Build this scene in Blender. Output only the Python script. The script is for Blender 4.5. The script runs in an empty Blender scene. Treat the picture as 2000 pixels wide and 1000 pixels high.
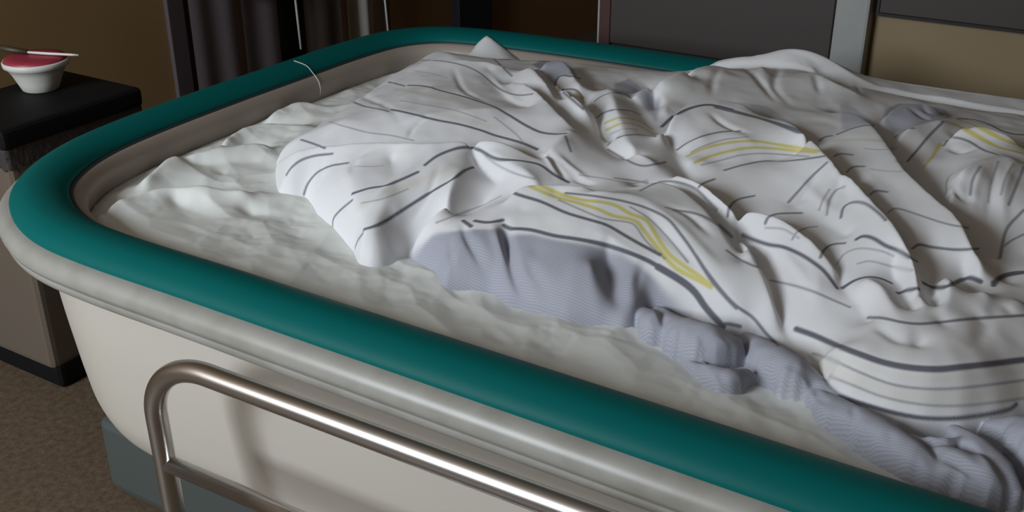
import bpy, bmesh, math, random
import numpy as np
from mathutils import Vector, Matrix

random.seed(7); np.random.seed(7)
SC = bpy.context.scene
COL = SC.collection

# ------------------------------------------------------------------ camera
F = 2130.0; TH = math.atan(F / 4400.0); YAW = math.radians(-31.645)
CAM = np.array([1.98673, -1.01630, 1.52])
cd = bpy.data.cameras.new('camera'); cam = bpy.data.objects.new('camera', cd); COL.objects.link(cam)
cd.sensor_width = 36.0; cd.lens = F / 2000.0 * 36.0; cd.clip_start = 0.02
cam.location = CAM; cam.rotation_euler = (math.pi / 2 - TH, 0, -YAW)
SC.camera = cam

# ------------------------------------------------------------------ light and exposure
SC.view_settings.view_transform = 'Standard'; SC.view_settings.look = 'None'
SC.view_settings.exposure = 0.75; SC.view_settings.gamma = 1.0; SC.view_settings.use_curve_mapping = False
wd = bpy.data.worlds.new('world'); SC.world = wd; wd.use_nodes = True
wd.node_tree.nodes['Background'].inputs[0].default_value = (0.75, 0.85, 1.0, 1)
wd.node_tree.nodes['Background'].inputs[1].default_value = 0.3

def area(name, loc, aim, sx, sy, power, color):
    l = bpy.data.lights.new(name, 'AREA'); l.shape = 'RECTANGLE'; l.size = sx; l.size_y = sy
    l.energy = power; l.color = color
    o = bpy.data.objects.new(name, l); COL.objects.link(o); o.location = loc
    o.rotation_euler = (Vector(aim) - Vector(loc)).to_track_quat('-Z', 'Y').to_euler()
    return o
# daylight entering through the high window in the wall behind the camera
WX0, WX1, WZ0, WZ1, FY = -0.78, 0.50, 1.35, 2.75, -2.7
area('window_daylight', ((WX0 + WX1) / 2, FY - 0.12, (WZ0 + WZ1) / 2), (1.0, 0.6, 0.7), WX1 - WX0, WZ1 - WZ0, 78, (0.85, 0.93, 1.0))

# ------------------------------------------------------------------ helpers
def link(name, me, mat=None, parent=None):
    o = bpy.data.objects.new(name, me); COL.objects.link(o)
    if mat: me.materials.append(mat)
    if parent is not None: o.parent = parent
    return o
def empty(name, loc=(0, 0, 0)):
    o = bpy.data.objects.new(name, None); COL.objects.link(o); o.location = loc; o.empty_display_size = 0.05
    bpy.context.view_layer.update()
    return o
def tag(o, label=None, cat=None, group=None, kind=None):
    if label: o['label'] = label
    if cat: o['category'] = cat
    if group: o['group'] = group
    if kind: o['kind'] = kind
    return o
def pmesh(name, verts, faces, smooth=True):
    me = bpy.data.meshes.new(name); me.from_pydata([tuple(v) for v in verts], [], [tuple(f) for f in faces]); me.update()
    if smooth:
        me.polygons.foreach_set('use_smooth', [True] * len(me.polygons))
    return me
def bmobj(name, bm, mat, parent=None, smooth=False):
    me = bpy.data.meshes.new(name); bm.to_mesh(me); bm.free()
    if smooth: me.polygons.foreach_set('use_smooth', [True] * len(me.polygons))
    return link(name, me, mat, parent)
def box(bm, x0, x1, y0, y1, z0, z1, bev=0.0, seg=2):
    r = bmesh.ops.create_cube(bm, size=1.0)
    for v in r['verts']:
        v.co = Vector(((x0 + x1) / 2 + v.co.x * (x1 - x0), (y0 + y1) / 2 + v.co.y * (y1 - y0), (z0 + z1) / 2 + v.co.z * (z1 - z0)))
    if bev > 0:
        es = list({e for v in r['verts'] for e in v.link_edges})
        bmesh.ops.bevel(bm, geom=es, offset=bev, segments=seg, affect='EDGES', profile=0.6)
def boxobj(name, dims, mat, parent=None, bev=0.0, seg=2):
    bm = bmesh.new(); box(bm, *dims, bev=bev, seg=seg); return bmobj(name, bm, mat, parent)
def tube_mesh(name, pts, rad, n=16, closed=False):
    pts = [Vector(p) for p in pts]; N = len(pts); V = []; Fc = []
    up = Vector((0.13, 0.21, 0.97)); prev = None
    for i, p in enumerate(pts):
        if closed: t = pts[(i + 1) % N] - pts[i - 1]
        else: t = pts[min(i + 1, N - 1)] - pts[max(i - 1, 0)]
        t.normalize()
        if prev is None:
            a = t.orthogonal().normalized()
        else:
            a = (prev - t * prev.dot(t)).normalized()
        prev = a; b = t.cross(a)
        r = rad[i] if hasattr(rad, '__len__') else rad
        for k in range(n):
            w = 2 * math.pi * k / n; V.append(p + (a * math.cos(w) + b * math.sin(w)) * r)
    M = N if closed else N - 1
    for i in range(M):
        j = (i + 1) % N
        for k in range(n):
            Fc.append((i * n + k, i * n + (k + 1) % n, j * n + (k + 1) % n, j * n + k))
    if not closed:
        Fc.append(tuple(range(n - 1, -1, -1))); Fc.append(tuple((N - 1) * n + k for k in range(n)))
    return pmesh(name, V, Fc)
def smooth_path(pts, n=8, closed=False):
    P_ = [np.array(p, float) for p in pts]; N = len(P_); out = []
    for i in range(N if closed else N - 1):
        p0 = P_[i - 1] if (closed or i > 0) else 2 * P_[0] - P_[1]
        p1 = P_[i]; p2 = P_[(i + 1) % N]
        p3 = P_[(i + 2) % N] if (closed or i + 2 < N) else 2 * p2 - p1
        for k in range(n):
            t = k / n
            out.append(0.5 * ((2 * p1) + (-p0 + p2) * t + (2 * p0 - 5 * p1 + 4 * p2 - p3) * t * t + (-p0 + 3 * p1 - 3 * p2 + p3) * t ** 3))
    if not closed: out.append(P_[-1])
    return np.array(out)
def dense(P_, step):
    P_ = np.asarray(P_, float); s = np.r_[0, np.cumsum(np.linalg.norm(np.diff(P_, axis=0), axis=1))]
    u = np.linspace(0, s[-1], max(2, int(s[-1] / step) + 1))
    return np.stack([np.interp(u, s, P_[:, k]) for k in range(P_.shape[1])], 1)
def lathe_mesh(name, prof, n=48, loc=(0, 0, 0)):
    V = []; Fc = []
    for r, z in prof:
        for k in range(n):
            a = 2 * math.pi * k / n; V.append((loc[0] + r * math.cos(a), loc[1] + r * math.sin(a), loc[2] + z))
    for i in range(len(prof) - 1):
        for k in range(n):
            Fc.append((i * n + k, i * n + (k + 1) % n, (i + 1) * n + (k + 1) % n, (i + 1) * n + k))
    return pmesh(name, V, Fc)

# value noise on a numpy grid
def vnoise(X, Y, scale, seed):
    rs = np.random.RandomState(seed); T = rs.rand(64, 64)
    x = X / scale; y = Y / scale; xi = np.floor(x).astype(int); yi = np.floor(y).astype(int)
    fx = x - xi; fy = y - yi; fx = fx * fx * fx * (fx * (fx * 6 - 15) + 10); fy = fy * fy * fy * (fy * (fy * 6 - 15) + 10)
    g = lambda i, j: T[i % 64, j % 64]
    return (g(xi, yi) * (1 - fx) * (1 - fy) + g(xi + 1, yi) * fx * (1 - fy) + g(xi, yi + 1) * (1 - fx) * fy + g(xi + 1, yi + 1) * fx * fy) * 2 - 1

# ------------------------------------------------------------------ materials
def mat(name, color, rough=0.6, metal=0.0, spec=0.5, bump=None, var=None, coat=0.0, sheen=0.0):
    m = bpy.data.materials.new(name); m.use_nodes = True; nt = m.node_tree; b = nt.nodes['Principled BSDF']
    b.inputs['Base Color'].default_value = (*color, 1); b.inputs['Roughness'].default_value = rough
    b.inputs['Metallic'].default_value = metal; b.inputs['Specular IOR Level'].default_value = spec
    b.inputs['Coat Weight'].default_value = coat; b.inputs['Sheen Weight'].default_value = sheen
    tc = nt.nodes.new('ShaderNodeTexCoord')
    if var:   # (scale, color2, lo, hi)
        n = nt.nodes.new('ShaderNodeTexNoise'); n.inputs['Scale'].default_value = var[0]; n.inputs['Detail'].default_value = 5
        r = nt.nodes.new('ShaderNodeMapRange'); r.inputs[1].default_value = var[2]; r.inputs[2].default_value = var[3]
        mx = nt.nodes.new('ShaderNodeMix'); mx.data_type = 'RGBA'
        mx.inputs[6].default_value = (*color, 1); mx.inputs[7].default_value = (*var[1], 1)
        nt.links.new(tc.outputs['Object'], n.inputs['Vector']); nt.links.new(n.outputs[0], r.inputs[0])
        nt.links.new(r.outputs[0], mx.inputs[0]); nt.links.new(mx.outputs[2], b.inputs['Base Color'])
    if bump:  # (scale, strength, distance)
        n = nt.nodes.new('ShaderNodeTexNoise'); n.inputs['Scale'].default_value = bump[0]; n.inputs['Detail'].default_value = 6
        bp = nt.nodes.new('ShaderNodeBump'); bp.inputs['Strength'].default_value = bump[1]; bp.inputs['Distance'].default_value = bump[2]
        nt.links.new(tc.outputs['Object'], n.inputs['Vector']); nt.links.new(n.outputs[0], bp.inputs['Height']); nt.links.new(bp.outputs[0], b.inputs['Normal'])
    return m
M = {}
M['wall_tan'] = mat('tan_wall_paint', (0.31, 0.23, 0.135), 0.75, var=(3.0, (0.28, 0.21, 0.12), 0.35, 0.7), bump=(180, 0.15, 0.001))
M['wall_ochre'] = mat('ochre_wall_paint', (0.36, 0.225, 0.095), 0.8, var=(2.0, (0.32, 0.20, 0.085), 0.3, 0.7), bump=(160, 0.15, 0.001))
M['wall_plain'] = mat('plain_wall_paint', (0.30, 0.20, 0.11), 0.85)
M['ceiling'] = mat('ceiling_paint', (0.38, 0.33, 0.27), 0.9)
M['panel_dark'] = mat('dark_grey_laminate', (0.050, 0.040, 0.035), 0.55, bump=(90, 0.1, 0.001))
M['panel_line'] = mat('black_strip_and_gap', (0.012, 0.01, 0.01), 0.6)
M['redwood'] = mat('red_brown_edge', (0.07, 0.025, 0.02), 0.6)
M['steel_post'] = mat('painted_grey_steel', (0.40, 0.41, 0.39), 0.5, var=(6, (0.33, 0.34, 0.33), 0.35, 0.7))
M['navy'] = mat('dark_navy_frame', (0.02, 0.022, 0.035), 0.6)
M['brown_door'] = mat('dark_brown_door', (0.34, 0.19, 0.09), 0.65)
M['floor'] = None
M['teal'] = mat('teal_vinyl', (0.001, 0.118, 0.112), 0.5, spec=0.12, bump=(300, 0.06, 0.001))
M['bumper'] = mat('grey_rubber_bumper', (0.36, 0.35, 0.32), 0.36, spec=0.5, var=(14, (0.29, 0.275, 0.24), 0.45, 0.75), bump=(60, 0.08, 0.001))
M['inner'] = mat('cream_vinyl_inner', (0.36, 0.305, 0.26), 0.5, bump=(120, 0.06, 0.001))
M['piping'] = mat('dark_piping', (0.03, 0.04, 0.048), 0.5)
M['tub'] = mat('cream_lacquered_shell', (0.62, 0.575, 0.505), 0.35, spec=0.4)
M['chassis'] = mat('grey_green_chassis', (0.075, 0.088, 0.083), 0.55)
M['sheet'] = mat('crinkled_white_underlay', (0.77, 0.785, 0.755), 0.85, bump=(35, 0.12, 0.003))
M['mattress'] = mat('tan_mattress_cover', (0.42, 0.36, 0.28), 0.6)
M['black'] = mat('black_plastic', (0.006, 0.006, 0.007), 0.65, spec=0.2)
M['binbody'] = mat('brown_grey_bin_body', (0.20, 0.16, 0.125), 0.45, metal=0.3)
M['bag'] = mat('clear_bin_bag', (0.06, 0.055, 0.055), 0.25, bump=(40, 0.8, 0.01))
M['bowl'] = mat('white_bowl', (0.72, 0.70, 0.64), 0.4)
M['pink'] = mat('pink_red_lid', (0.35, 0.033, 0.06), 0.45)
M['olive'] = mat('dark_olive_handle', (0.05, 0.04, 0.02), 0.5)
M['whiteplastic'] = mat('white_plastic', (0.75, 0.70, 0.68), 0.4)
M['curtain'] = mat('grey_purple_curtain', (0.18, 0.148, 0.160), 0.9, bump=(200, 0.2, 0.001))
M['palecloth'] = mat('pale_hanging_cloth', (0.55, 0.51, 0.46), 0.9)
M['cord'] = mat('pale_cord', (0.65, 0.62, 0.58), 0.6)

def steel():
    m = mat('brushed_steel_tube', (0.60, 0.575, 0.555), 0.29, metal=1.0, bump=(400, 0.04, 0.0005)); return m
M['steel'] = steel()
def floor_mat():
    m = bpy.data.materials.new('speckled_vinyl_floor'); m.use_nodes = True; nt = m.node_tree; b = nt.nodes['Principled BSDF']
    b.inputs['Roughness'].default_value = 0.55
    tc = nt.nodes.new('ShaderNodeTexCoord')
    a = nt.nodes.new('ShaderNodeTexNoise'); a.inputs['Scale'].default_value = 60; a.inputs['Detail'].default_value = 6
    c = nt.nodes.new('ShaderNodeTexNoise'); c.inputs['Scale'].default_value = 220; c.inputs['Detail'].default_value = 3
    r = nt.nodes.new('ShaderNodeValToRGB'); r.color_ramp.elements[0].position = 0.36; r.color_ramp.elements[0].color = (0.085, 0.055, 0.033, 1)
    r.color_ramp.elements[1].position = 0.66; r.color_ramp.elements[1].color = (0.17, 0.125, 0.085, 1)
    mx = nt.nodes.new('ShaderNodeMix'); mx.inputs[0].default_value = 0.45
    nt.links.new(tc.outputs['Object'], a.inputs[0]); nt.links.new(tc.outputs['Object'], c.inputs[0])
    nt.links.new(a.outputs[0], mx.inputs[2]); nt.links.new(c.outputs[0], mx.inputs[3]); nt.links.new(mx.outputs[0], r.inputs[0]); nt.links.new(r.outputs[0], b.inputs['Base Color'])
    return m
M['floor'] = floor_mat()

# ------------------------------------------------------------------ room shell
LX, RX, BY, AY, ZC = -0.81, 4.2, 2.03, 5.2, 3.0   # left, right, front, back, alcove end, ceiling
def struct(name, dims, m, parent=None, bev=0.0):
    o = boxobj(name, dims, m, parent, bev)
    if parent is None: o['kind'] = 'structure'
    return o
struct('floor', (LX - 0.15, RX + 0.1, FY - 0.1, AY + 0.1, -0.1, 0.0), M['floor'])
struct('ceiling', (LX - 0.15, RX + 0.1, FY - 0.1, AY + 0.1, ZC, ZC + 0.1), M['ceiling'])
struct('wall_right', (RX, RX + 0.1, FY, BY, 0, ZC), M['wall_plain'])
struct('wall_back', (1.20, RX + 0.1, BY + 0.02, BY + 0.12, 0, ZC), M['wall_tan'])
struct('wall_left', (LX - 0.1, LX, FY, 1.40, 0, ZC), M['wall_ochre'])
bm = bmesh.new()
box(bm, LX - 0.1, WX0, FY - 0.1, FY, 0, ZC); box(bm, WX1, RX + 0.1, FY - 0.1, FY, 0, ZC)
box(bm, WX0, WX1, FY - 0.1, FY, 0, WZ0); box(bm, WX0, WX1, FY - 0.1, FY, WZ1, ZC)
o = bmobj('wall_front', bm, M['wall_plain']); o['kind'] = 'structure'
struct('wall_left_far', (LX - 0.12, LX - 0.02, 1.40, AY, 0, ZC), M['brown_door'])
struct('wall_alcove', (LX - 0.1, 1.3, AY, AY + 0.1, 0, ZC), M['wall_ochre'])
struct('wall_passage', (1.20, 1.30, BY + 0.12, AY, 0, ZC), M['wall_ochre'])
bm = bmesh.new()
for x in (WX0, (WX0 + WX1) / 2 - 0.03, WX1 - 0.06): box(bm, x, x + 0.06, FY - 0.08, FY - 0.02, WZ0, WZ1)
for z in (WZ0, WZ1 - 0.06): box(bm, WX0, WX1, FY - 0.08, FY - 0.02, z, z + 0.06)
o = bmobj('window_1', bm, M['ceiling']); o['kind'] = 'structure'

#@BED
# ------------------------------------------------------------------ the birthing bed
X1 = 2.75; Y1 = 1.655
def outline():
    """outer edge of the teal rim, counter clockwise from the middle of the front edge; rounded rectangle with big soft corners"""
    half = [(1.375, 0.0), (1.15, 0.0), (0.95, 0.0), (0.75, 0.0), (0.60, -0.002), (0.49, 0.0), (0.395, 0.008), (0.30, 0.036), (0.207, 0.085), (0.141, 0.139), (0.095, 0.202), (0.062, 0.265),
            (0.030, 0.367), (0.013, 0.50), (0.006, 0.65), (0.004, 0.82), (0.006, 1.0), (0.006, 1.15), (0.012, 1.28), (0.03, 1.40), (0.078, 1.50), (0.165, 1.575), (0.30, 1.615), (0.50, 1.638), (0.75, 1.652), (1.0, 1.658), (1.15, 1.66), (1.375, 1.662)]
    left = smooth_path(half, 6)
    right = left[::-1].copy(); right[:, 0] = X1 - right[:, 0]
    pts = np.vstack([left, right[1:-1]])
    # resample evenly
    cl = np.vstack([pts, pts[:1]]); s = np.r_[0, np.cumsum(np.linalg.norm(np.diff(cl, axis=0), axis=1))]
    u = np.linspace(0, s[-1], 361)[:-1]
    pts = np.c_[np.interp(u, s, cl[:, 0]), np.interp(u, s, cl[:, 1])]
    for _ in range(3): pts = (np.roll(pts, 1, 0) + 2 * pts + np.roll(pts, -1, 0)) / 4
    t = np.roll(pts, -1, 0) - np.roll(pts, 1, 0); t /= np.linalg.norm(t, axis=1)[:, None]
    nrm = np.c_[t[:, 1], -t[:, 0]]
    c = np.array([X1 / 2, Y1 / 2])
    sgn = np.sign(np.sum(nrm * (c - pts), axis=1)); nrm *= np.where(sgn == 0, 1, sgn)[:, None]
    for _ in range(4):
        nrm = (np.roll(nrm, 1, 0) + nrm + np.roll(nrm, -1, 0)); nrm /= np.linalg.norm(nrm, axis=1)[:, None]
    return pts, nrm
OUT, NRM = outline(); NP = len(OUT)
def sweep(name, prof, m, parent, closed_prof=False, cap=None):
    V = []; Fc = []
    for n, z in prof:
        q = OUT + NRM * n
        V += [(x, y, z) for x, y in q]
    K = len(prof); L = K if closed_prof else K - 1
    for i in range(L):
        a = i * NP; b = ((i + 1) % K) * NP
        for k in range(NP):
            j = (k + 1) % NP; Fc.append((a + k, b + k, b + j, a + j))
    if cap == 'last': Fc.append(tuple((K - 1) * NP + k for k in range(NP)))
    me = pmesh(name, V, Fc); bm = bmesh.new(); bm.from_mesh(me); bmesh.ops.recalc_face_normals(bm, faces=bm.faces); bm.to_mesh(me); bm.free()
    return link(name, me, m, parent)
bed = empty('birthing_bed')
tag(bed, 'large rounded birthing bed with teal padded rim, grey bumper and cream shell', 'bed')
sp = lambda pts, n=5: [tuple(p) for p in smooth_path(pts, n)]
sweep('rim_cushion', sp([(0.004, 0.700), (-0.002, 0.716), (0.010, 0.733), (0.034, 0.744), (0.062, 0.744), (0.088, 0.736), (0.104, 0.723), (0.107, 0.706)]), M['teal'], bed)
sweep('piping', sp([(0.105, 0.7165), (0.1085, 0.7185), (0.112, 0.7165), (0.1125, 0.713), (0.110, 0.711)], 3), M['piping'], bed)
BUMP = sweep('bumper', sp([(0.010, 0.712), (0.0, 0.714), (-0.016, 0.709), (-0.026, 0.697), (-0.028, 0.683), (-0.024, 0.674)], 5) + [(-0.0235, 0.6725), (-0.0205, 0.6715)] +
      sp([(-0.0205, 0.671), (-0.0215, 0.664), (-0.018, 0.655), (-0.006, 0.650), (0.052, 0.649)], 4), M['bumper'], bed)
sweep('inner_bumper', sp([(0.106, 0.7145), (0.118, 0.7125), (0.131, 0.699), (0.134, 0.684), (0.131, 0.668), (0.128, 0.65), (0.125, 0.60)]), M['inner'], bed)
sweep('shell', [(0.046, 0.658)] + sp([(0.044, 0.652), (0.050, 0.58), (0.056, 0.50), (0.064, 0.42), (0.072, 0.35), (0.083, 0.285), (0.11, 0.23), (0.16, 0.197), (0.22, 0.187), (0.3, 0.186)], 4), M['tub'], bed, cap='last')
ma = sweep('mattress', [(0.10, 0.60), (0.12, 0.640), (0.16, 0.6455)], M['mattress'], bed, cap='last')
# steel side rail on the front of the bed
RY = -0.075
RR = 0.115
rail_pts = [(0.747, RY, 0.10), (0.745, RY, 0.30), (0.743, RY, 0.44)] + [(0.741 + (RR + 0.02) * (1 - math.cos(a)), RY, 0.537 + RR * math.sin(a)) for a in np.linspace(0, math.pi / 2, 26)] + [(1.05, RY, 0.655), (1.3, RY, 0.659), (1.7, RY, 0.666), (1.95, RY, 0.67)]
rail_pts += [(1.95 + 0.11 * math.sin(a), RY, 0.56 + 0.11 * math.cos(a)) for a in np.linspace(0.05, math.pi / 2, 20)] + [(2.06, RY, 0.4), (2.06, RY, 0.10)]
rail = link('side_rail', tube_mesh('side_rail', dense(rail_pts, 0.012), 0.0178, 24), M['steel'], bed)
link('cross_bar', tube_mesh('cross_bar', [(0.743, RY, 0.443), (1.2, RY, 0.453), (1.6, RY, 0.46), (2.06, RY, 0.468)], 0.0142, 20), M['steel'], rail)
for z in (0.2,):
    for x in (0.747, 2.06):
        link('rail_bracket', tube_mesh('rail_bracket', [(x, RY, z), (x, 0.05, z + 0.0), (x, 0.30, z)], 0.012, 12), M['steel'], rail)
boxobj('chassis', (0.225, 2.45, 0.165, 1.5, 0.02, 0.205), M['chassis'], bed, 0.02, 2)
boxobj('pedestal', (0.5, 2.2, 0.4, 1.25, 0.18, 0.2), M['chassis'], bed, 0.01, 1)
for x, y in ((0.4, 0.35), (2.3, 0.35), (0.4, 1.3), (2.3, 1.3)):
    link('foot', lathe_mesh('foot', [(0.0, 0.0), (0.04, 0.0), (0.045, 0.02), (0.03, 0.06), (0.0, 0.06)], 20, (x, y, 0.0)), M['black'], bed)
# thin elastic thread across rim and inner roll at the left side
i0 = int(np.argmin(np.hypot(OUT[:, 0] - 0.006, OUT[:, 1] - 1.05)))
prof = sp([(0.055, 0.7465), (0.088, 0.738), (0.106, 0.7235), (0.122, 0.7125), (0.133, 0.70), (0.1362, 0.684), (0.132, 0.665)], 4)
link('thread', tube_mesh('thread', [(*(OUT[i0] + NRM[i0] * n + np.array([0, -0.006 * abs(n - 0.1) / 0.03])), z) for n, z in prof], 0.0012, 6), M['cord'], bed)
#@END BED
#@CLOTH
# ------------------------------------------------------------------ tracing: a photo point at a height or on a surface -> a place on the bed
CT, ST = math.cos(TH), math.sin(TH); CY, SY = math.cos(YAW), math.sin(YAW)
def rays(p):
    p = np.atleast_2d(np.asarray(p, float)); dx = (p[:, 0] - 1000) / F; dy = (500 - p[:, 1]) / F
    x = dx; y = dy * ST + CT; z = dy * CT - ST
    return np.c_[CY * x + SY * y, -SY * x + CY * y, z]
FR = {'p': (1, 0, 1, 0), 'z6': (1.81875, 500, 1.81818, 50), 'r1': (2, 1200, 2, 100), 'r2': (2, 1300, 2, 500),
      'r3': (2.2222, 700, 2.2222, 350), 'z4': (3.3333, 800, 3.3333, 0), 'z5': (2.857, 1300, 2.857, 0)}
def px(fr, pts):
    a, b, c, d = FR[fr]; return np.array([(x / a + b, y / c + d) for x, y in pts], float)
def at_z(p, z):
    r = rays(p); t = (z - CAM[2]) / r[:, 2]; return CAM + r * t[:, None]
def curve_px(fr, pts, step=3.0):
    q = px(fr, pts)
    if len(q) > 2: q = smooth_path(q, 8)
    return dense(q, step)

GX0, GX1, GY0, GY1, ST_ = 0.10, 2.28, 0.14, 1.70, 0.0025
gx = np.arange(GX0, GX1, ST_); gy = np.arange(GY0, GY1, ST_); NX, NY = len(gx), len(gy)
XX, YY = np.meshgrid(gx, gy, indexing='ij')
def bil(A, x, y):
    u = np.clip((x - GX0) / ST_, 0, NX - 1.001); v = np.clip((y - GY0) / ST_, 0, NY - 1.001)
    i = u.astype(int); j = v.astype(int); a = u - i; b = v - j
    return A[i, j] * (1 - a) * (1 - b) + A[i + 1, j] * a * (1 - b) + A[i, j + 1] * (1 - a) * b + A[i + 1, j + 1] * a * b
def hit(p, Z, off=0.0):
    """first place where the sight line of a photo point meets the height field Z + off"""
    r = rays(p); out = np.zeros((len(r), 3)); done = np.zeros(len(r), bool)
    prev = None
    for z in np.arange(1.10, 0.62, -0.0015):
        t = (z - CAM[2]) / r[:, 2]; q = CAM + r * t[:, None]
        inside = (q[:, 0] > GX0) & (q[:, 0] < GX1) & (q[:, 1] > GY0) & (q[:, 1] < GY1)
        h = np.where(inside, bil(Z, q[:, 0], q[:, 1]) + off, 0.64 + 0 * z)
        gap = z - h; k = (~done) & (gap <= 0)
        if prev is not None and k.any():
            f = np.clip(prev[1][k] / np.maximum(prev[1][k] - gap[k], 1e-9), 0, 1)[:, None]; out[k] = prev[0][k] * (1 - f) + q[k] * f
        done |= k; prev = (q, gap)
        if done.all(): break
    return out[done]
def blur(A, sig):
    n = max(1, int(3 * sig / ST_)); k = np.exp(-0.5 * (np.arange(-n, n + 1) * ST_ / sig) ** 2); k /= k.sum()
    for ax in (0, 1):
        P_ = np.pad(A, [(n, n) if a == ax else (0, 0) for a in (0, 1)], mode='edge'); B = np.zeros_like(A)
        for i, w in enumerate(k):
            B += w * (P_[i:i + A.shape[0]] if ax == 0 else P_[:, i:i + A.shape[1]])
        A = B
    return A
def poly_sd(poly):
    """signed distance to a closed polygon, positive inside"""
    d2 = np.full(XX.shape, 1e9); ins = np.zeros(XX.shape, bool); n = len(poly)
    for i in range(n):
        a = poly[i]; b = poly[(i + 1) % n]; e = b - a; L = e @ e
        if L < 1e-12: continue
        t = np.clip(((XX - a[0]) * e[0] + (YY - a[1]) * e[1]) / L, 0, 1)
        d2 = np.minimum(d2, (XX - a[0] - t * e[0]) ** 2 + (YY - a[1] - t * e[1]) ** 2)
        c = (a[1] > YY) != (b[1] > YY)
        with np.errstate(divide='ignore', invalid='ignore'):
            xi = a[0] + (YY - a[1]) / (b[1] - a[1]) * e[0]
        ins ^= c & (XX < xi)
    d = np.sqrt(d2); return np.where(ins, d, -d)

# ------------------------------------------------------------------ support surface: mattress and rim under the cloth
def ramp(v, a, b):
    t = np.clip((v - a) / (b - a), 0, 1); return t * t * (3 - 2 * t)
BACK = 1.55
GROUND = 0.650 + 0.098 * ramp(YY, BACK - 0.05, BACK + 0.02)

# ------------------------------------------------------------------ duvet footprint on the mattress
fp = []
def add(fr, pts, z): fp.extend(at_z(px(fr, pts), z)[:, :2].tolist())
# front contact line, left to right
add('z6', [(62, 520), (68, 600), (75, 632), (120, 640), (175, 640), (215, 690), (280, 750), (345, 815), (362, 868), (405, 884), (450, 880), (500, 862), (545, 835)], 0.652)
add('r3', [(255, 380), (330, 445), (360, 498), (470, 508), (570, 520), (640, 560), (760, 602), (900, 642), (1060, 660), (1150, 684), (1200, 670), (1270, 620), (1400, 645), (1500, 672), (1590, 700), (1700, 730), (1800, 770), (1890, 820)], 0.652)
add('r2', [(600, 590), (700, 640), (850, 690), (1000, 722), (1150, 728), (1290, 705), (1400, 680), (1560, 650)], 0.652)
fp += [[2.25, 0.30], [2.27, 0.9], [2.27, 1.66]]
# back: over the rim on the right, along the inner wall on the left
fp += [[1.75, 1.655], [1.30, 1.645], [1.20, 1.60], [1.10, 1.565], [0.95, 1.545], [0.80, 1.53], [0.62, 1.50], [0.45, 1.44]]
add('z6', [(740, 118), (650, 112), (572, 118), (475, 178), (350, 266), (150, 395), (72, 436)], 0.700)
FP = np.array(fp); SD = blur(poly_sd(FP), 0.006)
IN = np.clip(SD, 0, None)
THIN = ramp(YY, 1.49, 1.56) * ramp(XX, 1.16, 1.42)
E0 = GROUND + 0.006 * ramp(IN, 0, 0.01) + (0.045 * (1 - np.exp(-IN / 0.016)) + 0.105 * (1 - np.exp(-IN / 0.17))) * (1 - THIN)

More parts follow.
